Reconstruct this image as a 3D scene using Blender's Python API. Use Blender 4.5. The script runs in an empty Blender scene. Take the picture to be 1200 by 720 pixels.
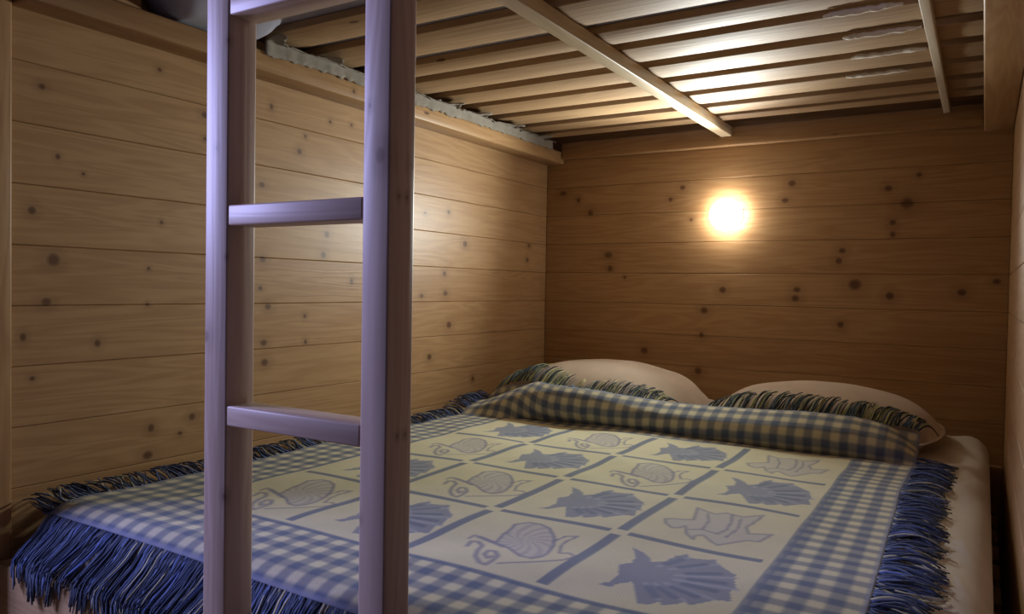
import bpy, bmesh, math, random
import numpy as np
from mathutils import Matrix, Vector, noise

random.seed(7); rng = np.random.default_rng(7)
scene = bpy.context.scene
COL = scene.collection

# ---------------------------------------------------------------- units
# Plan is measured from the camera point (x right along the back wall, y into
# the alcove, z up); OFF moves the origin to the floor at the alcove's mouth,
# S brings it to real size (a 160 x 200 bed).
S = 1.12
OFF = np.array([1.392, -0.66, 0.86])
def W(p): return S * (np.asarray(p, float) + OFF)

# ---------------------------------------------------------------- camera
F_PX, YAW, PITCH, ROLL = 900.4, math.radians(31.58), math.radians(-1.404), math.radians(0.975)
fw = Vector((-math.sin(YAW)*math.cos(PITCH), math.cos(YAW)*math.cos(PITCH), math.sin(PITCH)))
rt = Vector((math.cos(YAW), math.sin(YAW), 0)); up = rt.cross(fw)
rt2 = rt*math.cos(ROLL) + up*math.sin(ROLL); up2 = -rt*math.sin(ROLL) + up*math.cos(ROLL)
cam = bpy.data.objects.new('camera', bpy.data.cameras.new('camera')); COL.objects.link(cam)
m = Matrix((rt2, up2, -fw)).transposed().to_4x4(); m.translation = Vector(W((0, 0, 0)))
cam.matrix_world = m
cam.data.sensor_width = 36; cam.data.lens = F_PX/1200*36; cam.data.clip_start = 0.02
scene.camera = cam

# ---------------------------------------------------------------- light
world = bpy.data.worlds.new('world'); scene.world = world; world.use_nodes = True
bg = world.node_tree.nodes['Background']
bg.inputs[0].default_value = (0.42, 0.45, 0.95, 1); bg.inputs[1].default_value = 0.035
# bluish area light added to light the ladder, in a made-up side window
ADDED_WIN = (-2.20, -0.42, 0.30, 0.05, 0.85)      # wall plane x, y0, y1, z0, z1
wl = bpy.data.lights.new('added_daylight', 'AREA'); wl.shape = 'RECTANGLE'; wl.size = .74*S; wl.size_y = .66*S
wl.energy = 68.0; wl.color = (0.47, 0.49, 1.0)
wlo = bpy.data.objects.new('added_daylight', wl); COL.objects.link(wlo)
wlo.location = W((ADDED_WIN[0]-.01, (ADDED_WIN[1]+ADDED_WIN[2])/2, (ADDED_WIN[3]+ADDED_WIN[4])/2))
wlo.rotation_euler = Vector((1, 0, 0)).to_track_quat('-Z', 'Y').to_euler()

vs = scene.view_settings
scene.display_settings.display_device = 'sRGB'
vs.view_transform = 'Standard'; vs.look = 'None'; vs.gamma = 1; vs.use_curve_mapping = False
vs.exposure = 0.12

# ---------------------------------------------------------------- mesh helpers
def tag(o, label=None, cat=None, group=None, kind=None):
    for k, v in (('label', label), ('category', cat), ('group', group), ('kind', kind)):
        if v: o[k] = v
    return o
def empty(name, p):
    o = bpy.data.objects.new(name, None); COL.objects.link(o); o.location = W(p); o.empty_display_size = .1
    return o
def link_mesh(name, V, faces, mat, parent=None, smooth=False, origin=None):
    """V in plan units -> ONE mesh object whose origin is the middle of its base."""
    V = W(V)
    if origin is None:
        lo, hi = V.min(0), V.max(0); o0 = np.array([(lo[0]+hi[0])/2, (lo[1]+hi[1])/2, lo[2]])
    else: o0 = W(origin)
    me = bpy.data.meshes.new(name)
    F = np.asarray(faces) if not isinstance(faces, np.ndarray) and len({len(f) for f in faces}) == 1 else faces
    if isinstance(F, np.ndarray):
        n, k = F.shape
        me.vertices.add(len(V)); me.vertices.foreach_set('co', (V-o0).astype(np.float32).ravel())
        me.loops.add(n*k); me.loops.foreach_set('vertex_index', F.astype(np.int32).ravel())
        me.polygons.add(n); me.polygons.foreach_set('loop_start', np.arange(0, n*k, k, dtype=np.int32))
        me.polygons.foreach_set('loop_total', np.full(n, k, dtype=np.int32))
        me.update(calc_edges=True)
    else:
        me.from_pydata([tuple(v) for v in (V-o0)], [], [tuple(f) for f in faces])
    me.validate()
    if smooth: me.polygons.foreach_set('use_smooth', np.ones(len(me.polygons), dtype=bool))
    me.materials.append(mat)
    o = bpy.data.objects.new(name, me); COL.objects.link(o)
    if parent is not None:
        o.parent = parent; o.location = Vector(o0) - parent.matrix_basis.translation
        p = parent.parent
        while p is not None:
            o.location -= p.matrix_basis.translation; p = p.parent
    else: o.location = o0
    return o
def box_bm(x0, x1, y0, y1, z0, z1, bev=.003, seg=2):
    bm = bmesh.new(); bmesh.ops.create_cube(bm, size=1)
    for v in bm.verts:
        v.co = (x0+(v.co.x+.5)*(x1-x0), y0+(v.co.y+.5)*(y1-y0), z0+(v.co.z+.5)*(z1-z0))
    if bev: bmesh.ops.bevel(bm, geom=list(bm.edges), offset=bev, segments=seg, affect='EDGES', profile=.5)
    return bm
def bm_obj(name, bm, mat, parent=None, smooth=False, origin=None):
    bm.verts.ensure_lookup_table(); bm.verts.index_update()
    V = [tuple(v.co) for v in bm.verts]; Fc = [tuple(v.index for v in f.verts) for f in bm.faces]; bm.free()
    return link_mesh(name, V, Fc, mat, parent, smooth, origin)
def box(name, x0, x1, y0, y1, z0, z1, mat, parent=None, bev=.003):
    return bm_obj(name, box_bm(x0, x1, y0, y1, z0, z1, bev), mat, parent)
def grid_faces(nu, nv):
    i = np.arange(nu-1)[:, None]*nv + np.arange(nv-1)[None, :]
    return np.stack([i, i+nv, i+nv+1, i+1], -1).reshape(-1, 4)
def sstep(x): x = np.clip(x, 0, 1); return x*x*(3-2*x)
def lathe(name, prof, c, mat, parent=None, n=40):
    """profile of (radius, distance out of the back wall); axis along -y"""
    V = []; Fc = []
    for r, d in prof:
        for k in range(n):
            a = 2*math.pi*k/n; V.append((c[0]+r*math.cos(a), c[1]-d, c[2]+r*math.sin(a)))
    for i in range(len(prof)-1):
        for k in range(n): Fc.append((i*n+k, i*n+(k+1) % n, (i+1)*n+(k+1) % n, (i+1)*n+k))
    Fc.append(tuple(range(n))); Fc.append(tuple((len(prof)-1)*n+k for k in range(n))[::-1])
    return link_mesh(name, V, Fc, mat, parent, True)

# ---------------------------------------------------------------- materials
def new_mat(name):
    mt = bpy.data.materials.new(name); mt.use_nodes = True; nt = mt.node_tree
    return mt, nt, nt.nodes, nt.links, nt.nodes['Principled BSDF']
def wood(name, axis, light=(.42, .26, .122), dark=(.27, .138, .056), knots=(), rough=.42, auto=0.0, bump=.12, kmax=.9):
    """Pine. axis = grain direction; knots = (offset vector from the object's origin, radius)."""
    mt, nt, N, L, P = new_mat(name)
    tc = N.new('ShaderNodeTexCoord'); oi = N.new('ShaderNodeObjectInfo')
    sc = [16.0, 16.0, 16.0]; sc[axis] = 1.1
    off = N.new('ShaderNodeVectorMath'); off.operation = 'SCALE'
    cx = N.new('ShaderNodeCombineXYZ')
    for i, k in enumerate((3.1, 7.7, 5.3)):
        mm = N.new('ShaderNodeMath'); mm.operation = 'MULTIPLY'; mm.inputs[1].default_value = k*3
        L.new(oi.outputs['Random'], mm.inputs[0]); L.new(mm.outputs[0], cx.inputs[i])
    add = N.new('ShaderNodeVectorMath'); add.operation = 'ADD'
    L.new(tc.outputs['Object'], add.inputs[0]); L.new(cx.outputs[0], add.inputs[1])
    mp = N.new('ShaderNodeMapping'); mp.inputs['Scale'].default_value = sc; L.new(add.outputs[0], mp.inputs[0])
    n1 = N.new('ShaderNodeTexNoise'); n1.inputs['Scale'].default_value = 1.0; n1.inputs['Detail'].default_value = 3
    n1.inputs['Distortion'].default_value = .6; L.new(mp.outputs[0], n1.inputs[0])
    # growth rings: sine of the broad noise
    ml = N.new('ShaderNodeMath'); ml.operation = 'MULTIPLY'; ml.inputs[1].default_value = 55; L.new(n1.outputs[0], ml.inputs[0])
    sn = N.new('ShaderNodeMath'); sn.operation = 'SINE'; L.new(ml.outputs[0], sn.inputs[0])
    mr = N.new('ShaderNodeMapRange'); mr.inputs[1].default_value = -1; mr.inputs[2].default_value = 1; L.new(sn.outputs[0], mr.inputs[0])
    mp2 = N.new('ShaderNodeMapping'); mp2.inputs['Scale'].default_value = [s*7 for s in sc]; L.new(add.outputs[0], mp2.inputs[0])
    n2 = N.new('ShaderNodeTexNoise'); n2.inputs['Scale'].default_value = 1.0; L.new(mp2.outputs[0], n2.inputs[0])
    mx = N.new('ShaderNodeMath'); mx.operation = 'MULTIPLY_ADD'; mx.inputs[1].default_value = .35; L.new(mr.outputs[0], mx.inputs[0])
    mx2 = N.new('ShaderNodeMath'); mx2.operation = 'MULTIPLY'; mx2.inputs[1].default_value = .55; L.new(n2.outputs[0], mx2.inputs[0])
    L.new(mx2.outputs[0], mx.inputs[2])
    # each board a touch lighter or darker
    rv = N.new('ShaderNodeMath'); rv.operation = 'MULTIPLY_ADD'; rv.inputs[1].default_value = .22; rv.inputs[2].default_value = -.16
    L.new(oi.outputs['Random'], rv.inputs[0])
    sm = N.new('ShaderNodeMath'); sm.operation = 'ADD'; sm.use_clamp = True; L.new(mx.outputs[0], sm.inputs[0]); L.new(rv.outputs[0], sm.inputs[1])
    mc = N.new('ShaderNodeMix'); mc.data_type = 'RGBA'; mc.inputs['A'].default_value = (*light, 1); mc.inputs['B'].default_value = (*dark, 1)
    L.new(sm.outputs[0], mc.inputs['Factor']); col = mc.outputs['Result']
    prev = None
    for kp, kr, el in knots:                       # dark knots where this board has them
        sb = N.new('ShaderNodeVectorMath'); sb.operation = 'SUBTRACT'; sb.inputs[1].default_value = kp; L.new(tc.outputs['Object'], sb.inputs[0])
        mu = N.new('ShaderNodeVectorMath'); mu.operation = 'MULTIPLY'; mu.inputs[1].default_value = el; L.new(sb.outputs[0], mu.inputs[0])
        ln = N.new('ShaderNodeVectorMath'); ln.operation = 'LENGTH'; L.new(mu.outputs[0], ln.inputs[0])
        k = N.new('ShaderNodeMapRange'); k.interpolation_type = 'SMOOTHSTEP'
        k.inputs[1].default_value = kr*.35; k.inputs[2].default_value = kr*1.35; k.inputs[3].default_value = kmax; k.inputs[4].default_value = 0
        L.new(ln.outputs['Value'], k.inputs[0])
        h = N.new('ShaderNodeMapRange'); h.interpolation_type = 'SMOOTHSTEP'
        h.inputs[1].default_value = kr; h.inputs[2].default_value = kr*3.2; h.inputs[3].default_value = .22; h.inputs[4].default_value = 0
        L.new(ln.outputs['Value'], h.inputs[0])
        mxk = N.new('ShaderNodeMath'); mxk.operation = 'MAXIMUM'; L.new(k.outputs[0], mxk.inputs[0]); L.new(h.outputs[0], mxk.inputs[1])
        if prev is not None:
            m2 = N.new('ShaderNodeMath'); m2.operation = 'MAXIMUM'; L.new(prev, m2.inputs[0]); L.new(mxk.outputs[0], m2.inputs[1]); prev = m2.outputs[0]
        else: prev = mxk.outputs[0]
    if auto:                                       # scattered knots
        mpv = N.new('ShaderNodeMapping'); s3 = [9.0]*3; s3[axis] = 3.2; mpv.inputs['Scale'].default_value = s3; L.new(add.outputs[0], mpv.inputs[0])
        vo = N.new('ShaderNodeTexVoronoi'); vo.inputs['Scale'].default_value = 1; L.new(mpv.outputs[0], vo.inputs[0])
        k = N.new('ShaderNodeMapRange'); k.interpolation_type = 'SMOOTHSTEP'
        k.inputs[1].default_value = .04; k.inputs[2].default_value = .11*auto; k.inputs[3].default_value = .9; k.inputs[4].default_value = 0
        L.new(vo.outputs['Distance'], k.inputs[0])
        if prev is not None:
            m2 = N.new('ShaderNodeMath'); m2.operation = 'MAXIMUM'; L.new(prev, m2.inputs[0]); L.new(k.outputs[0], m2.inputs[1]); prev = m2.outputs[0]
        else: prev = k.outputs[0]
    if prev is not None:
        mk = N.new('ShaderNodeMix'); mk.data_type = 'RGBA'; mk.inputs['B'].default_value = (.095, .042, .02, 1)
        L.new(prev, mk.inputs['Factor']); L.new(col, mk.inputs['A']); col = mk.outputs['Result']
    L.new(col, P.inputs['Base Color']); P.inputs['Roughness'].default_value = rough
    P.inputs['Specular IOR Level'].default_value = .3
    bp = N.new('ShaderNodeBump'); bp.inputs['Strength'].default_value = bump; bp.inputs['Distance'].default_value = .002
    L.new(mx.outputs[0], bp.inputs['Height']); L.new(bp.outputs[0], P.inputs['Normal'])
    return mt
def cloth(name, color, attr=None, weave=900, bump=.25, mottled=.12, rough=.95, sheen=.1):
    mt, nt, N, L, P = new_mat(name)
    tc = N.new('ShaderNodeTexCoord')
    nz = N.new('ShaderNodeTexNoise'); nz.inputs['Scale'].default_value = 14; nz.inputs['Detail'].default_value = 5; L.new(tc.outputs['Object'], nz.inputs[0])
    mr = N.new('ShaderNodeMapRange'); mr.inputs[3].default_value = 1-mottled; mr.inputs[4].default_value = 1+mottled; L.new(nz.outputs[0], mr.inputs[0])
    hs = N.new('ShaderNodeVectorMath'); hs.operation = 'SCALE'; L.new(mr.outputs[0], hs.inputs['Scale'])
    if attr:
        at = N.new('ShaderNodeAttribute'); at.attribute_name = attr; L.new(at.outputs['Color'], hs.inputs[0])
    else: hs.inputs[0].default_value = color
    L.new(hs.outputs[0], P.inputs['Base Color'])
    P.inputs['Roughness'].default_value = rough; P.inputs['Sheen Weight'].default_value = sheen; P.inputs['Specular IOR Level'].default_value = .15
    n2 = N.new('ShaderNodeTexNoise'); n2.inputs['Scale'].default_value = weave; n2.inputs['Detail'].default_value = 2; L.new(tc.outputs['Object'], n2.inputs[0])
    bp = N.new('ShaderNodeBump'); bp.inputs['Strength'].default_value = bump; bp.inputs['Distance'].default_value = .002
    L.new(n2.outputs[0], bp.inputs['Height']); L.new(bp.outputs[0], P.inputs['Normal'])
    return mt
def plain(name, color, rough=.5, metal=0):
    mt, nt, N, L, P = new_mat(name)
    tc = N.new('ShaderNodeTexCoord'); nz = N.new('ShaderNodeTexNoise'); nz.inputs['Scale'].default_value = 30; L.new(tc.outputs['Object'], nz.inputs[0])
    mr = N.new('ShaderNodeMapRange'); mr.inputs[3].default_value = .93; mr.inputs[4].default_value = 1.05; L.new(nz.outputs[0], mr.inputs[0])
    sc = N.new('ShaderNodeVectorMath'); sc.operation = 'SCALE'; sc.inputs[0].default_value = color; L.new(mr.outputs[0], sc.inputs['Scale'])
    L.new(sc.outputs[0], P.inputs['Base Color']); P.inputs['Roughness'].default_value = rough; P.inputs['Metallic'].default_value = metal
    return mt

WX = wood('pine_along_x', 0, auto=.8); WY = wood('pine_along_y', 1, auto=.8); WZ = wood('pine_along_z', 2, auto=.7)
LADX = wood('ladder_pine_rung', 0, light=(.62, .49, .40), dark=(.44, .31, .235), auto=.8)
SLAT = wood('slat_pine', 0, light=(.40, .265, .14), dark=(.26, .15, .072), auto=.5, rough=.62)
BACKING = wood('pine_backing', 1, light=(.22, .14, .07), dark=(.15, .09, .04))
FLOORM = wood('pine_floor', 0, light=(.42, .28, .14), dark=(.28, .17, .08), auto=.8)

# ---------------------------------------------------------------- the setting
XL, XR, YB, YF = -1.392, 0.056, 2.50, 0.655
ZF, ZC = -0.86, 1.50
PH, Z0 = 0.1035, 0.0595                 # board height; one joint lies at Z0
TH = 0.018
# knots seen on the boards: (y or x, z, radius)
LK = [(0.707,0.333,0.0059),(0.734,0.217,0.0060),(0.779,0.193,0.0039),(0.928,0.417,0.0059),(1.031,0.349,0.0089),(1.032,0.300,0.0044),(0.691,0.119,0.0088),(0.727,0.036,0.0135),(0.715,-0.038,0.0089),(0.677,-0.098,0.0073),(0.806,-0.115,0.0079),(0.934,0.118,0.0051),(0.907,0.026,0.0042),(0.905,-0.044,0.0042),(0.914,-0.288,0.0084),(1.006,-0.278,0.0088),(0.978,-0.308,0.0052),(0.907,-0.341,0.0101),(0.863,-0.379,0.0057),(1.206,0.403,0.0078),(1.291,0.315,0.0091),(1.181,0.223,0.0077),(1.390,0.404,0.0053),(1.465,0.410,0.0055),(1.383,0.125,0.0106),(1.372,0.074,0.0105),(1.185,0.056,0.0096),(1.179,-0.010,0.0077),(1.201,-0.052,0.0097),(1.190,-0.134,0.0097),(1.313,-0.076,0.0062),(1.316,-0.138,0.0062),(1.472,0.010,0.0088),(1.889,0.227,0.0078),(1.773,0.214,0.0062),(1.977,0.136,0.0134),(1.872,0.040,0.0103),(1.878,-0.019,0.0103),(1.762,-0.027,0.0087),(1.898,-0.116,0.0117),(1.803,-0.208,0.0126),(2.031,-0.293,0.0082),(2.374,0.153,0.0092),(2.363,0.101,0.0122),(1.309,0.354,0.0061),(1.592,0.289,0.0069),(1.193,-0.179,0.0097),(0.692,-0.170,0.0059)]
BK = [(-1.325,0.350,0.0125),(-1.262,0.322,0.0093),(-1.213,0.274,0.0122),(-0.873,0.347,0.0115),(-0.914,0.309,0.0101),(-0.841,0.238,0.0071),(-1.140,0.123,0.0151),(-1.132,0.075,0.0121),(-1.076,0.045,0.0075),(-0.730,0.006,0.0125),(-0.790,-0.063,0.0141),(-0.797,-0.145,0.0099),(-0.997,-0.208,0.0147),(-0.806,-0.265,0.0142),(-0.521,0.341,0.0120),(-0.540,0.289,0.0107),(-0.249,0.311,0.0125),(-0.199,0.266,0.0173),(-0.235,0.211,0.0100),(-0.234,0.176,0.0100),(-0.370,0.130,0.0103),(-0.379,0.099,0.0103),(-0.498,0.010,0.0106),(-0.502,-0.017,0.0106),(-0.332,0.028,0.0179),(-0.237,-0.004,0.0125),(-0.055,0.009,0.0108),(0.027,0.041,0.0094),(-0.369,-0.094,0.0129),(-0.170,0.346,0.0098)]

floor = tag(box('floor', ADDED_WIN[0]-.08, 1.3, -1.6, YB+.1, ZF-.05, ZF, FLOORM, bev=0), kind='structure')
ceil_ = tag(box('ceiling', XL-.05, XR+.05, YF-.05, YB+.1, ZC, ZC+.04, WX, bev=0), kind='structure')
wall_l = tag(box('wall_left', XL-.06, XL-TH, YF, YB+.06, ZF, ZC, BACKING, bev=0), kind='structure')
wall_b = tag(box('wall_back', XL-TH, XR+TH, YB+TH, YB+.06, ZF, ZC, BACKING, bev=0), kind='structure')
wall_r = tag(box('wall_right', XR+TH, XR+.06, YF-.05, YB+.06, ZF, ZC, BACKING, bev=0), kind='structure')
tag(box('wall_front', ADDED_WIN[0], XL-.062, YF-.02, YF+.03, ZF, ZC, WX, bev=0), kind='structure')

# unseen side wall of the room, opened for the added window
wbm = bmesh.new()
def join_box(dst, *a):
    b = box_bm(*a); mp = {v: dst.verts.new(v.co) for v in b.verts}
    for f in b.faces: dst.faces.new([mp[v] for v in f.verts])
    b.free()
wx, wy0, wy1, wz0, wz1 = ADDED_WIN
for a in ((wx-.08, wx, wy1, YF+.03, ZF, ZC), (wx-.08, wx, -1.6, wy0, ZF, ZC), (wx-.08, wx, wy0, wy1, ZF, wz0), (wx-.08, wx, wy0, wy1, wz1, ZC)):
    join_box(wbm, *a, 0)
tag(bm_obj('wall_side', wbm, WY), kind='structure')
added_win = tag(empty('added_window_1', (wx-.03, (wy0+wy1)/2, wz0)), kind='structure')  # window added out of view to hold the light for the ladder
for a in ((wy0, wy0+.05, wz0, wz1), (wy1-.05, wy1, wz0, wz1), (wy0+.051, wy1-.051, wz0, wz0+.05), (wy0+.051, wy1-.051, wz1-.05, wz1), ((wy0+wy1)/2-.02, (wy0+wy1)/2+.02, wz0+.051, wz1-.051)):
    box('added_window_frame', wx-.055, wx-.005, *a, WZ, added_win, bev=.002)

edges = sorted(Z0 + PH*k for k in range(-9, 15))
edges = [ZF] + [e for e in edges if ZF+.02 < e < ZC-.02] + [ZC]
def boards(parent, which):
    for za, zb in zip(edges[:-1], edges[1:]):
        zc = (za+zb)/2
        if which == 'left':   b = (XL-TH, XL, YF, YB); o = ((XL-TH/2), (YF+YB)/2, za); ax = 1; src = LK
        elif which == 'back': b = (XL, XR, YB, YB+TH); o = ((XL+XR)/2, YB+TH/2, za); ax = 0; src = BK
        else:                 b = (XR, XR+TH, YF-.05, YB); o = (XR+TH/2, (YF-.05+YB)/2, za); ax = 1; src = ()
        ks = []
        for a, z, r in src:
            if za-r < z <= zb+r:
                p = [0, 0, (z-za)*S]
                if ax == 1: p[1] = (a-o[1])*S; p[0] = TH/2*S
                else: p[0] = (a-o[0])*S; p[1] = -TH/2*S
                long = random.uniform(.75, 1.15); tall = random.uniform(.85, 1.2)
                el = [.5, .5, tall]; el[ax] = long
                ks.append((p, r*S, el))
        if ks: mat = wood('pine_board', ax, knots=ks)
        else: mat = WY if ax == 1 else WX
        bm = box_bm(b[0], b[1], b[2], b[3], za+.0003, zb-.0003, bev=.0014, seg=1)
        bm_obj('plank', bm, mat, parent)
boards(wall_l, 'left'); boards(wall_b, 'back'); boards(wall_r, 'right')
# casing at the mouth of the alcove
tag(box('trim_1', XL-.06, XL+.016, .585, YF-.002, ZF, ZC, WZ, bev=.004), kind='structure')
tag(box('trim_2', XR-.012, XR+.062, .545, YF-.052, ZF, ZC, WZ, bev=.004), kind='structure')

# ---------------------------------------------------------------- lower bed
bed = tag(empty('bed_frame', (-.67, 1.5, ZF)), 'pine lower bunk bed frame with a front rail, under the double mattress', 'bed')
RAILM = wood('rail_pine', 0, light=(.50, .35, .19), dark=(.33, .20, .10), auto=1.3)
ZT = -0.380                              # mattress top
ZP = -0.560                              # platform top
box('front_rail', XL+.018, XR-.014, .628, .652, -.62, -.465, RAILM, bed)
box('back_rail', XL+.004, XR-.004, YB-.03, YB-.004, -.62, -.465, WX, bed)
for k in range(13):
    y = .672+k*.14
    if y+.1 < YB-.03: box('platform_board', XL+.012, XR-.014, y, y+.1, ZP-.02, ZP-.0005, WX, bed, bev=.002)
for x in (XL+.03, XR-.085):
    for y in (.655, YB-.09):
        box('leg', x, x+.05, y, y+.05, ZF, ZP-.022, WZ, bed)

SHEET = cloth('cream_sheet', (.60, .55, .45), weave=500, bump=.15)
MX0, MX1, MY0, MY1, MR = -1.362, .022, .668, 2.462, .046
def rounded_slab(name, x0, x1, y0, y1, z0, z1, r, nx, ny, mat, disp=None, parent=None):
    """rounded box from a subdivided cube: clamp to the inner box, push out by r"""
    bm = bmesh.new(); bmesh.ops.create_cube(bm, size=2)
    bmesh.ops.subdivide_edges(bm, edges=list(bm.edges), cuts=nx, use_grid_fill=True)
    bm.verts.ensure_lookup_table(); bm.verts.index_update()
    V = np.array([v.co[:] for v in bm.verts]); Fc = [tuple(v.index for v in f.verts) for f in bm.faces]; bm.free()
    # crowd the vertices towards the edges so that the rounding is smooth
    V = np.sign(V)*np.abs(V)**.62
    c = np.array([(x0+x1)/2, (y0+y1)/2, (z0+z1)/2]); h = np.array([(x1-x0)/2, (y1-y0)/2, (z1-z0)/2])
    P = V*h; inner = np.clip(P, -(h-r), h-r); d = P-inner
    n = np.linalg.norm(d, axis=1, keepdims=True); ok = n[:, 0] > 1e-9
    P[ok] = inner[ok] + d[ok]/n[ok]*r
    P = P + c
    if disp is not None: P = disp(P)
    return link_mesh(name, P, Fc, mat, parent, True)
def sheet_wrinkle(P):
    P = P.copy(); x, y = P[:, 0], P[:, 1]
    topm = sstep((P[:, 2]-(ZT-.06))/.05)
    w = .0035*np.sin(34*(y+.25*x)+4*np.sin(9*x))*sstep((x+.18)/.12)*topm
    w += .003*np.sin(60*x+7*np.sin(5*y))*sstep((x+.14)/.1)*topm
    P[:, 2] += w - .006*sstep((x+.05)/.07)*topm
    return P
mat_o = rounded_slab('mattress', MX0, MX1, MY0, MY1, ZP, ZT, MR, 59, 59, SHEET, sheet_wrinkle)
tag(mat_o, 'double mattress in a cream fitted sheet, lying under the blue throw', 'mattress')

# ---------------------------------------------------------------- pillows
PILLOWS = [(-.995, 2.185, .320, .262, .158), (-.368, 2.190, .298, .262, .136)]
def pillow_h(p, x, y):
    cx, cy, ax, ay, H = p
    a = np.clip(np.abs((x-cx)/ax), 0, 1); b = np.clip(np.abs((y-cy)/ay), 0, 1)
    return H*np.power(np.clip(1-a**2.6, 0, 1), .62)*np.power(np.clip(1-b**2.6, 0, 1), .58)
PILM = cloth('cream_pillowcase', (.52, .42, .32), weave=500, bump=.12)
for i, p in enumerate(PILLOWS):
    n = 57; g = np.linspace(-1, 1, n); g = np.sign(g)*np.abs(g)**.75
    A, B = np.meshgrid(g, g, indexing='ij')
    # squarish outline with slightly pulled-in sides and soft corners
    A2 = A*np.sqrt(1-.28*B**2)*1.0; B2 = B*np.sqrt(1-.28*A**2)
    X = p[0]+A2*p[2]; Y = p[1]+B2*p[3]
    H = pillow_h(p, p[0]+A*p[2]*.995, p[1]+B*p[3]*.995)
    H = H*(1+.03*np.sin(9*A+3*B+i)*np.abs(A)) + .004*np.sin(14*A*B+5*A)*(A*A)
    H = np.maximum(H, 0)
    zb = ZT+.003
    top = np.stack([X, Y, zb+.034+np.where(np.maximum(abs(A), abs(B)) > .999, 0, np.maximum(H-.034, 0)*1.0)], -1).reshape(-1, 3)
    edge = 1-np.maximum(abs(A), abs(B))
    bot = np.stack([X, Y, zb+.034*(1-sstep(edge/.22))], -1).reshape(-1, 3)
    gf = grid_faces(n, n)
    V = np.concatenate([top, bot]); Fc = np.concatenate([gf, gf[:, ::-1]+n*n])
    o = link_mesh('pillow', V, Fc, PILM, None, True)
    md = o.modifiers.new('weld', 'WELD'); md.merge_threshold = .0006
    tag(o, ['plump cream pillow in the corner of the two plank walls', 'flatter cream pillow beside the right wall, dark fringe lying over it'][i], 'pillow', 'pillows at the head of the bed')

# ---------------------------------------------------------------- throw
TX0, TX1 = -1.302, -.112                 # woven edges
CX0, CY0, CW, CH = -1.147, .827, .2275, .252
GP = .0385                               # gingham period
T0, T1 = -.156, 4*CH+.178                # along the bed, t = 0 at the inner edge of the foot border
SHELL = [(0.26,0.19),(0.30,0.25),(0.31,0.35),(0.24,0.50),(0.29,0.56),(0.27,0.67),(0.19,0.80),(0.27,0.77),(0.34,0.71),(0.38,0.64),(0.45,0.70),(0.46,0.81),(0.51,0.89),(0.54,0.84),(0.62,0.85),(0.69,0.89),(0.72,0.83),(0.78,0.77),(0.87,0.70),(0.88,0.64),(0.92,0.52),(0.91,0.46),(0.95,0.35),(0.88,0.33),(0.84,0.28),(0.78,0.20),(0.74,0.24),(0.73,0.20),(0.66,0.13),(0.63,0.17),(0.60,0.11),(0.54,0.09),(0.46,0.24),(0.41,0.32),(0.36,0.26),(0.33,0.20)]
RIBS = [(0.38,0.44),(0.62,0.19),(0.74,0.24),(0.86,0.33),(0.93,0.50),(0.88,0.65),(0.73,0.82),(0.54,0.83)]
A1 = [(0.22,0.42),(0.22,0.48),(0.30,0.47),(0.42,0.43),(0.55,0.39),(0.69,0.30),(0.77,0.30),(0.80,0.35),(0.80,0.43),(0.76,0.57),(0.68,0.71),(0.57,0.83),(0.47,0.87),(0.39,0.86),(0.33,0.78),(0.36,0.69),(0.37,0.59),(0.40,0.49),(0.42,0.43)]
A2_ = [(0.30,0.30),(0.27,0.38),(0.31,0.40),(0.38,0.35),(0.41,0.26),(0.47,0.16),(0.55,0.09),(0.60,0.08),(0.60,0.14),(0.58,0.23),(0.51,0.30),(0.47,0.29),(0.49,0.22),(0.55,0.17),(0.55,0.21)]
A3 = [(0.72,0.64),(0.74,0.75),(0.81,0.79),(0.79,0.68),(0.80,0.59),(0.86,0.47),(0.91,0.50),(0.97,0.47),(0.94,0.38),(0.87,0.31),(0.79,0.24),(0.71,0.18),(0.65,0.13)]
B1 = [(0.15,0.42),(0.20,0.46),(0.26,0.48),(0.32,0.52),(0.25,0.80),(0.33,0.75),(0.41,0.72),(0.47,0.78),(0.60,0.75),(0.72,0.86),(0.70,0.65),(0.68,0.56),(0.73,0.44),(0.87,0.50),(0.83,0.33),(0.75,0.31),(0.68,0.22),(0.62,0.14),(0.57,0.17),(0.48,0.26),(0.44,0.21),(0.45,0.15),(0.38,0.22),(0.32,0.36),(0.30,0.30),(0.26,0.27),(0.19,0.33),(0.15,0.42)]
B2_ = [(0.37,0.31),(0.44,0.36),(0.55,0.33),(0.58,0.44),(0.56,0.62),(0.52,0.76)]
def inside(poly, a, b):
    r = np.zeros(a.shape, bool); n = len(poly)
    for i in range(n):
        x1, y1 = poly[i]; x2, y2 = poly[(i+1) % n]
        if y1 == y2: continue
        c = ((y1 > b) != (y2 > b)) & (a < (x2-x1)*(b-y1)/(y2-y1)+x1)
        r ^= c
    return r
def pdist(pts, a, b):
    d = np.full(a.shape, 9.0)
    for (x1, y1), (x2, y2) in zip(pts[:-1], pts[1:]):
        dx, dy = x2-x1, y2-y1; q = dx*dx+dy*dy
        t = np.clip(((a-x1)*dx+(b-y1)*dy)/q, 0, 1)
        d = np.minimum(d, np.hypot(a-x1-t*dx, b-y1-t*dy))
    return d
CREAM = np.array([.60, .57, .39]); BLUE = np.array([.115, .15, .225]); SHB = np.array([.215, .24, .305]); GREY = np.array([.30, .30, .33])
def mixc(c, col, f): return c*(1-f[..., None]) + col*f[..., None]
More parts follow.
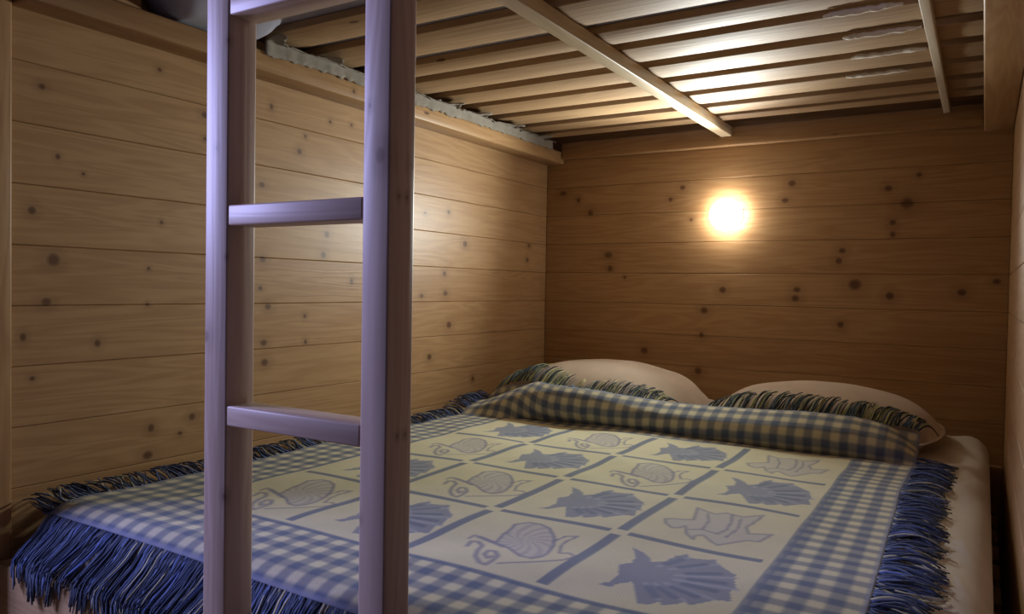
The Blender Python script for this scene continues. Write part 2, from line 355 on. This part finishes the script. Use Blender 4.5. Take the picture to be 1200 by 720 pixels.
def pattern(x, t):
    c = np.broadcast_to(CREAM, x.shape+(3,)).copy()
    u = (x-CX0)/CW; v = t/CH
    inn = (u >= 0) & (u <= 4) & (v >= 0) & (v <= 4)
    iu = np.clip(np.floor(u), 0, 3).astype(int); iv = np.clip(np.floor(v), 0, 3).astype(int); a = u-iu; b = v-iv
    for i in range(4):
        for j in range(4):
            mk = inn & (iu == i) & (iv == j)
            if not mk.any(): continue
            aa, bb = a[mk], b[mk]; cc = c[mk]
            if (i+j) % 2 == 1:
                f = inside(SHELL, aa, bb).astype(float)
                cc = mixc(cc, SHB, f*.92)
                for tip in RIBS[1:]:
                    mid = (RIBS[0][0]*.6+tip[0]*.4, RIBS[0][1]*.6+tip[1]*.4)
                    cc = mixc(cc, np.array([.34, .36, .42]), sstep(1.6-pdist([mid, tip], aa, bb)/.014)*.75)
                for ang in np.linspace(0, 1, 8):           # darker flutes
                    k = ang*6; q = int(min(k, 5)); w = k-q; p1, p2 = RIBS[1+q], RIBS[2+q]
                    tip = (p1[0]*(1-w)+p2[0]*w, p1[1]*(1-w)+p2[1]*w)
                    tip2 = (RIBS[0][0]*.12+tip[0]*.88, RIBS[0][1]*.12+tip[1]*.88); mid = (RIBS[0][0]*.45+tip[0]*.55, RIBS[0][1]*.45+tip[1]*.55)
                    cc = mixc(cc, BLUE, f*sstep(1.5-pdist([mid, tip2], aa, bb)/.024)*.7)
            elif i < 3:
                f = inside(A1[3:], aa, bb).astype(float)
                cc = mixc(cc, GREY*1.3, f*.5)
                dd = np.hypot(aa-.55, bb-.55)
                cc = mixc(cc, np.array([.24, .22, .27]), f*(np.sin(np.arctan2(bb-.55, aa-.55)*14+dd*40) > .2)*.38)
                for ln, w in ((A1, .011), (A2_, .015), (A3, .010)):
                    cc = mixc(cc, np.array([.185, .185, .275]), sstep(1.6-pdist(ln, aa, bb)/w)*.75)
                cc = mixc(cc, np.array([.2, .2, .29]), sstep(1.5-pdist([(.27, .47), (.42, .43), (.5, .4)], aa, bb)/.02)*.7)
            else:
                f = inside(B1, aa, bb).astype(float)
                cc = mixc(cc, GREY*1.35, f*.5)
                for ln, w in ((B1, .011), (B2_, .010), ([(.44, .36), (.42, .55), (.36, .7)], .009), ([(.62, .3), (.64, .5), (.6, .7)], .009)):
                    cc = mixc(cc, np.array([.20, .20, .265]), sstep(1.6-pdist(ln, aa, bb)/w)*.65)
            c[mk] = cc
    # blue bars between the squares, with a light square where they cross
    du = np.abs(u-np.round(u))*CW; dv = np.abs(v-np.round(v))*CH
    fu = sstep((.0085-du)/.003+.5); fv = sstep((.0075-dv)/.003+.5)
    inner_u = (np.round(u) > 0) & (np.round(u) < 4); inner_v = (np.round(v) > 0) & (np.round(v) < 4)
    fu = fu*inner_u; fv = fv*inner_v
    bars = np.maximum(fu*(dv > .012), fv*(du > .014))
    c = mixc(c, BLUE*1.05, bars*inn*.9)
    # gingham border
    gx = .5+.5*np.cos(2*np.pi*((x-CX0)/GP+.5)); gt = .5+.5*np.cos(2*np.pi*(t/GP+.5))
    gx = sstep((gx-.5)*1.8+.5); gt = sstep((gt-.5)*1.8+.5)
    lt = (gx+gt)/2; lt = np.where(lt > .5, .32+(lt-.5)*1.36, lt*.64)
    g = BLUE*.95*(1-lt[..., None]) + CREAM*1.02*lt[..., None]
    out = (~inn)
    c = np.where(out[..., None], g, c)
    # narrow blue line round the squares, pale selvedge
    ed = np.maximum(np.maximum(CX0-x, x-(CX0+4*CW)), np.maximum(-t, t-4*CH))
    c = mixc(c, BLUE*1.05, sstep((.006-np.abs(ed-.004))/.003+.5)*.75)
    se = np.minimum(np.minimum(x-TX0, TX1-x), np.minimum(t-T0, T1-t))
    c = mixc(c, np.array([.25, .27, .36]), sstep((.006-se)/.002+.5)*.8)
    return c
# height of the ridge the throw makes over the pillows' front edges
RX = [-1.36, -1.267, -1.206, -1.147, -1.089, -1.006, -.925, -.84, -.71, -.59, -.37, -.25, -.18, -.14, -.11]
RH = [.018, .034, .060, .088, .116, .135, .132, .112, .084, .080, .096, .090, .074, .048, .016]
def throw_z(x, y):
    H = np.interp(x, RX, RH); lf = sstep((-1.02-x)/.22)
    yv = 1.884 + .012*np.sin(7*x+1) - .05*lf
    s = np.clip((y-yv)/(.135+.06*lf), 0, 1)
    rise = np.sqrt(np.clip(1-(1-s)**2, 0, 1)); rise = rise*sstep(s/.25+.1)
    z = H*rise + .10*np.clip(y-1.97, 0, 1)*(H > .03)
    P = np.maximum(pillow_h(PILLOWS[0], x, y), pillow_h(PILLOWS[1], x, y))*sstep((y-1.94)/.05)
    z = np.maximum(z, P+.004*(P > .0))
    flat = .0022*np.sin(17*x+6*np.sin(4*y))*np.sin(11*y+3*x)
    flat = flat + .004*np.exp(-((y-1.80+.10*x)/.03)**2)
    return ZT+.0085+flat+z
ds = .003
xs = np.linspace(TX0, TX1, int(round((TX1-TX0)/ds))+1); ts = np.linspace(T0, T1, int(round((T1-T0)/ds))+1)
NX, NT = len(xs), len(ts)
TV = np.zeros((NX, NT, 3)); r2 = MR+.0085
phi = np.linspace(math.radians(178), math.radians(90), 30)[:-1]
for i, x in enumerate(xs):
    ya = MY0+MR+r2*np.cos(phi); za = ZT-MR+r2*np.sin(phi)
    yb = np.arange(MY0+MR, 2.42, .003); zb = throw_z(np.full(yb.shape, x), yb)
    zb = zb-(zb[0]-(ZT+.0085))*np.exp(-(yb-yb[0])/.03)
    # the ridge bulges forward over its own foot
    Hi = float(np.interp(x, RX, RH)); lf = float(sstep((-1.02-x)/.22)); yv = 1.884+.012*math.sin(7*x+1)-.05*lf
    h = np.clip((zb-(ZT+.0085))/max(Hi, .02), 0, 1)
    on = sstep((yb-yv)/.004)*sstep((yv+.11-yb)/.05)
    yb = yb-.034*(1-lf)*(Hi/.1)*np.sin(math.pi*h**.8)*on
    # slump towards the left edge of the mattress
    yy = np.concatenate([ya, yb]); zz = np.concatenate([za, zb])
    dl = max(0, (MX0+MR)-x)
    drop = MR-math.sqrt(max(MR*MR-dl*dl, 0)) if dl > 0 else 0
    zz = zz-drop
    s = np.concatenate([[0], np.cumsum(np.hypot(np.diff(yy), np.diff(zz)))])
    s = s - np.interp(CY0, yy[29:180], s[29:180])
    TV[i, :, 1] = np.interp(ts, s, yy); TV[i, :, 2] = np.interp(ts, s, zz); TV[i, :, 0] = x
# woven edges are never quite straight; the right edge drifts out near the head
T = ts[None, :]; Xn = xs[:, None]
wob = .006*np.sin(6*T+1)*sstep((Xn+.30)/.2) - .012*sstep((T-.55)/.35)*sstep((Xn+.30)/.2) + .006*np.sin(8*T)*sstep((-1.15-Xn)/.1)
TV[:, :, 0] += wob
TV[:, :, 1] += .006*np.sin(5*Xn+1.0)*sstep((.05-T)/.2)
THROW = cloth('woven_throw', (1, 1, 1), attr='pattern', weave=420, bump=.5, mottled=.10)
throw = link_mesh('throw_blanket', TV.reshape(-1, 3), grid_faces(NX, NT), THROW, None, True)
XX, TT = np.meshgrid(xs, ts, indexing='ij')
colr = pattern(XX, TT).reshape(-1, 3)
at = throw.data.color_attributes.new('pattern', 'FLOAT_COLOR', 'POINT')
at.data.foreach_set('color', np.concatenate([colr, np.ones((len(colr), 1))], 1).astype(np.float32).ravel())
sd = throw.modifiers.new('thickness', 'SOLIDIFY'); sd.thickness = .0035; sd.offset = 0
tag(throw, 'blue and cream woven throw with seashell squares, checked border and fringe', 'blanket')

FRM = cloth('fringe_yarn', (1, 1, 1), attr='yarn', weave=900, bump=.3)
def fringe(paths, cols, radius, name='fringe'):
    """paths: (n strands, k points, 3). Each strand a tapering four-sided yarn."""
    P = np.asarray(paths); n, k, _ = P.shape
    d = np.gradient(P, axis=1); d /= np.linalg.norm(d, axis=2, keepdims=True)+1e-9
    ref = np.array([.31, .47, .82]); s1 = np.cross(d, ref); s1 /= np.linalg.norm(s1, axis=2, keepdims=True)+1e-9
    s2 = np.cross(d, s1); rad = np.asarray(radius).reshape(n, 1, 1)*np.linspace(1, .55, k).reshape(1, k, 1)
    rings = [P+rad*(math.cos(q)*s1+math.sin(q)*s2) for q in (0, math.pi/2, math.pi, 3*math.pi/2)]
    V = np.stack(rings, 2).reshape(n, k*4, 3)
    fs = []
    for j in range(k-1):
        for q in range(4): fs.append((j*4+q, j*4+(q+1) % 4, (j+1)*4+(q+1) % 4, (j+1)*4+q))
    fs.append((0, 3, 2, 1)); fs.append(tuple((k-1)*4+q for q in range(4)))
    Fc = (np.array(fs)[None]+(np.arange(n)*k*4)[:, None, None]).reshape(-1, 4)
    o = link_mesh(name, V.reshape(-1, 3), Fc, FRM, throw, True)
    C = np.repeat(np.asarray(cols), k*4, axis=0)
    a = o.data.color_attributes.new('yarn', 'FLOAT_COLOR', 'POINT')
    a.data.foreach_set('color', np.concatenate([C, np.ones((len(C), 1))], 1).astype(np.float32).ravel())
    o['kind'] = 'stuff'
    return o
def yarn_cols(n, pale=.12):
    c = BLUE*rng.uniform(.22, .95, (n, 1))*np.array([.95, .98, 1.1])
    v_ = rng.random(n) < .16
    c[v_] = np.array([.13, .19, .42])*rng.uniform(.7, 1.1, (int(v_.sum()), 1))
    w = rng.random(n) < pale
    c[w] = CREAM*rng.uniform(.55, .95, (int(w.sum()), 1)); return c
K = 8; q = np.linspace(0, 1, K)
# foot: hangs down over the mattress edge and the rail
def foot():
    n = 900; paths = []; rad = []
    for i in range(n):
        f = rng.random(); a = f*(NX-1); i0 = int(a); p = TV[i0, 0].copy(); tan = TV[i0, 0]-TV[i0, 3]; tan /= np.linalg.norm(tan)
        clump = math.sin(p[0]*95)+.6*math.sin(p[0]*41+1)
        ln = .082+.020*rng.random()+.016*clump
        lean = -.20+.28*math.sin(p[0]*23)+rng.normal(0, .16)
        cy_, cz_ = MY0+MR, ZT-MR; rr = math.hypot(p[1]-cy_, p[2]-cz_); ph0 = math.atan2(p[2]-cz_, p[1]-cy_)
        lift = .001+.009*rng.random()
        pts = np.zeros((K, 3))
        for k, f in enumerate(q):
            l = f*ln; arc = rr*(math.pi-ph0)
            if l < arc: a_ = ph0+l/rr; yy, zz = cy_+rr*math.cos(a_), cz_+rr*math.sin(a_)
            else: yy, zz = cy_-rr, cz_-(l-arc)
            w = float(sstep((-.405-zz)/.05))
            yy = yy*(1-w)+.6235*w
            pts[k] = (p[0]+lean*.6*l*f**.4, yy-lift*math.sin(f*2.4), zz)
        pts[:, 1] = np.clip(pts[:, 1], .6180, None)
        pts[:, 0] += .003*np.sin(q*5+rng.random()*6)
        paths.append(pts); rad.append(rng.uniform(.0013, .0027))
    return fringe(paths, yarn_cols(n, .07), rad)
foot()
# right edge: lies flat on the sheet
def side(right):
    n = 620 if right else 560; paths = []; rad = []
    for i in range(n):
        f = rng.random()**.95; j = int(f*(NT-1)*(.93 if right else 1.0)); p = TV[-1 if right else 0, j].copy()
        s = 1 if right else -1
        ln = (.062+.014*rng.random()+.008*math.sin(p[1]*60)) if right else (.04+.03*rng.random())
        skew = -.10+rng.normal(0, .16)+.22*math.sin(p[1]*31)
        pts = p+np.outer(q*ln, np.array([s, 0, 0]))+np.outer(ln*q**1.5, np.array([0, skew, 0]))
        hump = rng.random()**2*.014 if right else rng.random()*.014
        zs = np.full(K, p[2])
        if right:
            base = np.array([ZT+.0035-.006*float(sstep((xx+.05)/.07)) for xx in pts[:, 0]])
            base = np.maximum(base, ZT+.004+np.maximum(pillow_h(PILLOWS[1], pts[:, 0], pts[:, 1]), 0)*.9)
        else: base = np.full(K, max(p[2]-.012, ZT-.03)); base += .022*q
        zs = p[2]*(1-sstep(q*2.5))+(base+.0015)*sstep(q*2.5)+hump*np.sin(q*math.pi)
        pts[:, 2] = zs
        if not right: pts[:, 0] = np.maximum(pts[:, 0], XL+.006)
        pts[:, 1] += .004*np.sin(q*6+rng.random()*6)
        paths.append(pts); rad.append(rng.uniform(.0012, .0024))
    return fringe(paths, yarn_cols(n, .10), rad)
side(True); side(False)
# head: lies on the pillows
def head():
    n = 560; paths = []; rad = []
    for i in range(n):
        a = rng.random(); i0 = int(a*(NX-1)); p = TV[i0, -1].copy()
        cl = round(p[0]/.019)*.019
        ln = .070+.030*rng.random(); skew = (cl-p[0])*.9/ln*.8+.34+rng.normal(0, .10)
        pts = p+np.outer(q*ln, np.array([0, .86, 0]))+np.outer(ln*q, np.array([skew*.8, 0, 0]))
        ph = np.maximum(pillow_h(PILLOWS[0], pts[:, 0], pts[:, 1]), pillow_h(PILLOWS[1], pts[:, 0], pts[:, 1]))
        base = ZT+.013+ph
        fall = p[2]-.25*q*ln*2.2
        pts[:, 2] = np.maximum(base+.003, np.minimum(fall, p[2]))+(.004+.010*rng.random())*np.sin(q*3.1)
        paths.append(pts); rad.append(rng.uniform(.0012, .0026))
    return fringe(paths, yarn_cols(n, .30)*np.array([.95, 1.05, .75]), rad)
head()

# ---------------------------------------------------------------- wall lamp
LAMP = (-.719, YB, .250)
lamp = tag(empty('wall_lamp', (LAMP[0], LAMP[1]-.002, LAMP[2]-.055)), 'small round glowing lamp on the back plank wall above the pillows', 'lamp')
LB = plain('lamp_housing_white', (.75, .73, .68), .4)
lathe('housing', [(.048, 0), (.050, .002), (.050, .010), (.049, .0118)], LAMP, LB, lamp)
em, nt, N, L, P = new_mat('lamp_glow')
e = N.new('ShaderNodeEmission'); e.inputs[0].default_value = (1, .96, .90, 1); e.inputs[1].default_value = 55
L.new(e.outputs[0], N['Material Output'].inputs[0])
lathe('diffuser', [(.0515, .012), (.0515, .024), (.048, .033), (.038, .040), (.020, .044), (.004, .045)], LAMP, em, lamp)
sp = bpy.data.lights.new('wall_lamp_beam', 'SPOT'); sp.energy = 60; sp.color = (.95, 1, .95)
sp.spot_size = math.radians(142); sp.spot_blend = 1; sp.shadow_soft_size = .045*S
spo = bpy.data.objects.new('wall_lamp_beam', sp); COL.objects.link(spo)
spo.location = W((LAMP[0], YB-.085, LAMP[2]))
spo.rotation_euler = Vector((-.14, -1, .12)).to_track_quat('-Z', 'Y').to_euler()

# ---------------------------------------------------------------- upper bunk
bunk = tag(empty('upper_bunk', (-.67, 1.5, .455)), 'underside of the upper bunk, pale pine slats on ledger boards', 'bunk')
LB0, LB1, LT = .455, .498, .070
box('ledger', XL+.001, XL+LT, YF+.0005, YB-.001, LB0, LB1, wood('ledger_pine', 1, knots=[((.0392, -.2, .02), .007, [.5, 1, 1])], auto=.6), bunk, bev=.004)
box('ledger', XR-LT, XR-.001, YF+.03, YB-.001, LB0, LB1, WY, bunk, bev=.004)
box('ledger', XL+LT+.001, XR-LT-.001, YB-.028, YB-.001, LB0+.015, .5290, WX, bunk, bev=.004)
box('spacer_batten', XL+.001, XL+.034, YF+.03, .868, LB1+.0005, .529, WY, bunk, bev=.002)
box('spacer_batten', XL+.001, XL+.034, 1.12, YB-.075, LB1+.0005, .529, WY, bunk, bev=.002)
box('spacer_batten', XR-.034, XR-.001, YF+.03, YB-.075, LB1+.0005, .529, WY, bunk, bev=.002)
box('front_rail', XL+.02, XR-.016, YF-.03, YF+.028, LB0+.115, .73, WX, bunk, bev=.004)
slats = [(.755, .862), (1.085, 1.105), (1.135, 1.245), (1.285, 1.418), (1.462, 1.553), (1.588, 1.702), (1.742, 1.853), (1.888, 2.007), (2.046, 2.160), (2.203, 2.299), (2.327, 2.398)]
slats = [s for s in slats if s[1]-s[0] > .05]
for y0, y1 in slats:                      # each slat slightly crowned on its underside
    y1 -= .007; y0 += .002
    w = y1-y0; prof = [(y0, .549), (y0, .5345)]
    for k in range(7):
        f = k/6; prof.append((y0+w*(.02+.96*f), .5335-.0045*(1-(2*f-1)**2)))
    prof += [(y1, .5345), (y1, .549)]
    x0, x1 = XL+.004+random.uniform(0, .004), XR-.004-random.uniform(0, .004)
    n = len(prof); tilt = random.uniform(-.003, .003)
    V = [(x0, y+tilt, z) for y, z in prof]+[(x1, y-tilt, z) for y, z in prof]
    Fc = [(k, (k+1) % n, n+(k+1) % n, n+k) for k in range(n)]+[tuple(range(n))[::-1], tuple(range(n, 2*n))]
    link_mesh('slat', V, Fc, SLAT, bunk)
box('centre_beam', -.738, -.703, YF+.03, YB-.031, .4985, .5285, wood('beam_pine', 1, light=(.60, .49, .33), dark=(.45, .33, .19)), bunk, bev=.002)
box('side_batten', -.112, -.095, YF+.03, YB-.031, .510, .5285, wood('batten_pine', 1, light=(.62, .54, .42), dark=(.45, .36, .25)), bunk, bev=.0015)
# torn white lining along the slat ends
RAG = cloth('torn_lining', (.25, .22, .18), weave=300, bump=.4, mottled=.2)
def nz(a, b, s=0): return noise.noise(Vector((a, b, s)))
def lining_left():
    ny, nc = 260, 9; ys = np.linspace(1.125, 2.40, ny); V = []
    for y in ys:
        tear = .008+.016*max(0, nz(y*16, .3))+.020*max(0, nz(y*45, 2.1))+sum(.05*math.exp(-((y-c)/.022)**2)*(1+.5*nz(y*90, 3)) for c in (1.13, 1.30, 1.52, 1.78, 1.92, 2.10, 2.3))
        low = .003+.009*max(0, nz(y*22, 5.5))+.006*nz(y*70, 7)
        for k in range(nc):
            f = k/(nc-1)
            if f < .35: g = f/.35; x = XL+LT+.0035+.003*nz(y*40, 1.7); z = .497-low*(1-g)+.022*g
            else: g = (f-.35)/.65; x = XL+LT+.003+tear*g; z = .519+.0065*math.sin(g*1.5)-.012*g*max(0, nz(y*30, 9.2))-.007*g*g*(1+nz(y*75, 4))
            V.append((x, y, z))
    o = link_mesh('torn_lining', V, grid_faces(ny, nc), RAG, bunk, True)
    md = o.modifiers.new('thickness', 'SOLIDIFY'); md.thickness = .002; md.offset = 0
lining_left()
RAG_LIT = cloth('torn_lining_lit', (.62, .57, .49), weave=300, bump=.4, mottled=.2)  # brighter copy of the lining, lamp light put into its colour
def rag(x0, x1, y, seed, drop):
    n, nc = 60, 6; V = []
    for x in np.linspace(x0, x1, n):
        e = min(1, (x-x0)/.012)*min(1, (x1-x)/.03)
        w = (.012+.022*abs(nz(x*30, seed)))*e+.004
        for k in range(nc):
            f = k/(nc-1)
            V.append((x+.002*nz(x*60, f*3, seed), y-w*.55+f*w, .5275-drop*math.sin(f*math.pi)*(.5+.5*e)-.004*abs(nz(x*50, f, seed))))
    o = link_mesh('torn_lining', V, grid_faces(n, nc), RAG_LIT, bunk, True)
    md = o.modifiers.new('thickness', 'SOLIDIFY'); md.thickness = .0025; md.offset = 0
for x0, x1, y, sd_, dr in ((-.275, -.14, 1.555, 1.3, .006), (-.262, -.12, 1.707, 3.9, .005), (-.268, -.12, 1.862, 7.1, .004), (-.30, -.16, 2.02, 9.4, .004), (-.32, -.2, 1.42, 11, .005)):
    rag(x0, x1, y, sd_, dr)

def sag(P):                               # the mattress sags where a slat is missing
    P = P.copy(); low = sstep((.60-P[:, 2])/.05)
    P[:, 2] -= .047*low*sstep((P[:, 1]-.868)/.045)*sstep((1.130-P[:, 1])/.045)*sstep((-1.22-P[:, 0])/.07)
    return P
um = rounded_slab('upper_mattress', XL+.012, XR-.012, YF+.04, YB-.03, .5505, .69, .016, 69, 69, cloth('grey_ticking', (.32, .32, .38), weave=500), sag)
tag(um, 'grey fabric mattress resting on the slats of the upper bunk', 'mattress')

# ---------------------------------------------------------------- ladder
lad = tag(empty('bunk_ladder', (-.635, .595, ZF)), 'square pine bunk ladder with two posts standing before the bed', 'ladder')
LY0, LY1 = .575, .6145
def post(x0, x1, ks):
    mat = wood('ladder_pine_post', 2, light=(.62, .49, .40), dark=(.44, .31, .235), auto=.5, kmax=.55,
               knots=[(((a-(x0+x1)/2)*S, (b-(LY0+LY1)/2)*S, (c-ZF)*S), r*S, [1, 1, .75]) for a, b, c, r in ks])
    box('post', x0, x1, LY0, LY1, ZF, 1.05, mat, lad, bev=.0022)
post(-.774, -.735, [(-.755, LY0, .155, .003), (-.771, LY0, -.062, .007), (-.736, LY0, .275, .003), (-.737, LY0, -.245, .004), (-.737, LY0, .03, .002)])
post(-.5305, -.4960, [(-.508, LY0, .128, .008), (-.522, LY0, .178, .003), (-.4960, .590, .089, .0026), (-.4960, .602, .089, .0026), (-.4960, .592, -.150, .0026), (-.4960, .604, -.150, .0026), (-.530, LY0, -.235, .003), (-.497, .611, .122, .005)])
for z0, z1 in ((.066, .089), (-.163, -.140), (.303, .328), (-.445, -.422), (-.68, -.657), (.54, .563), (.78, .803)):
    box('rung', -.7345, -.531, LY0+.0005, LY1-.0005, z0, z1, LADX, lad, bev=.002)
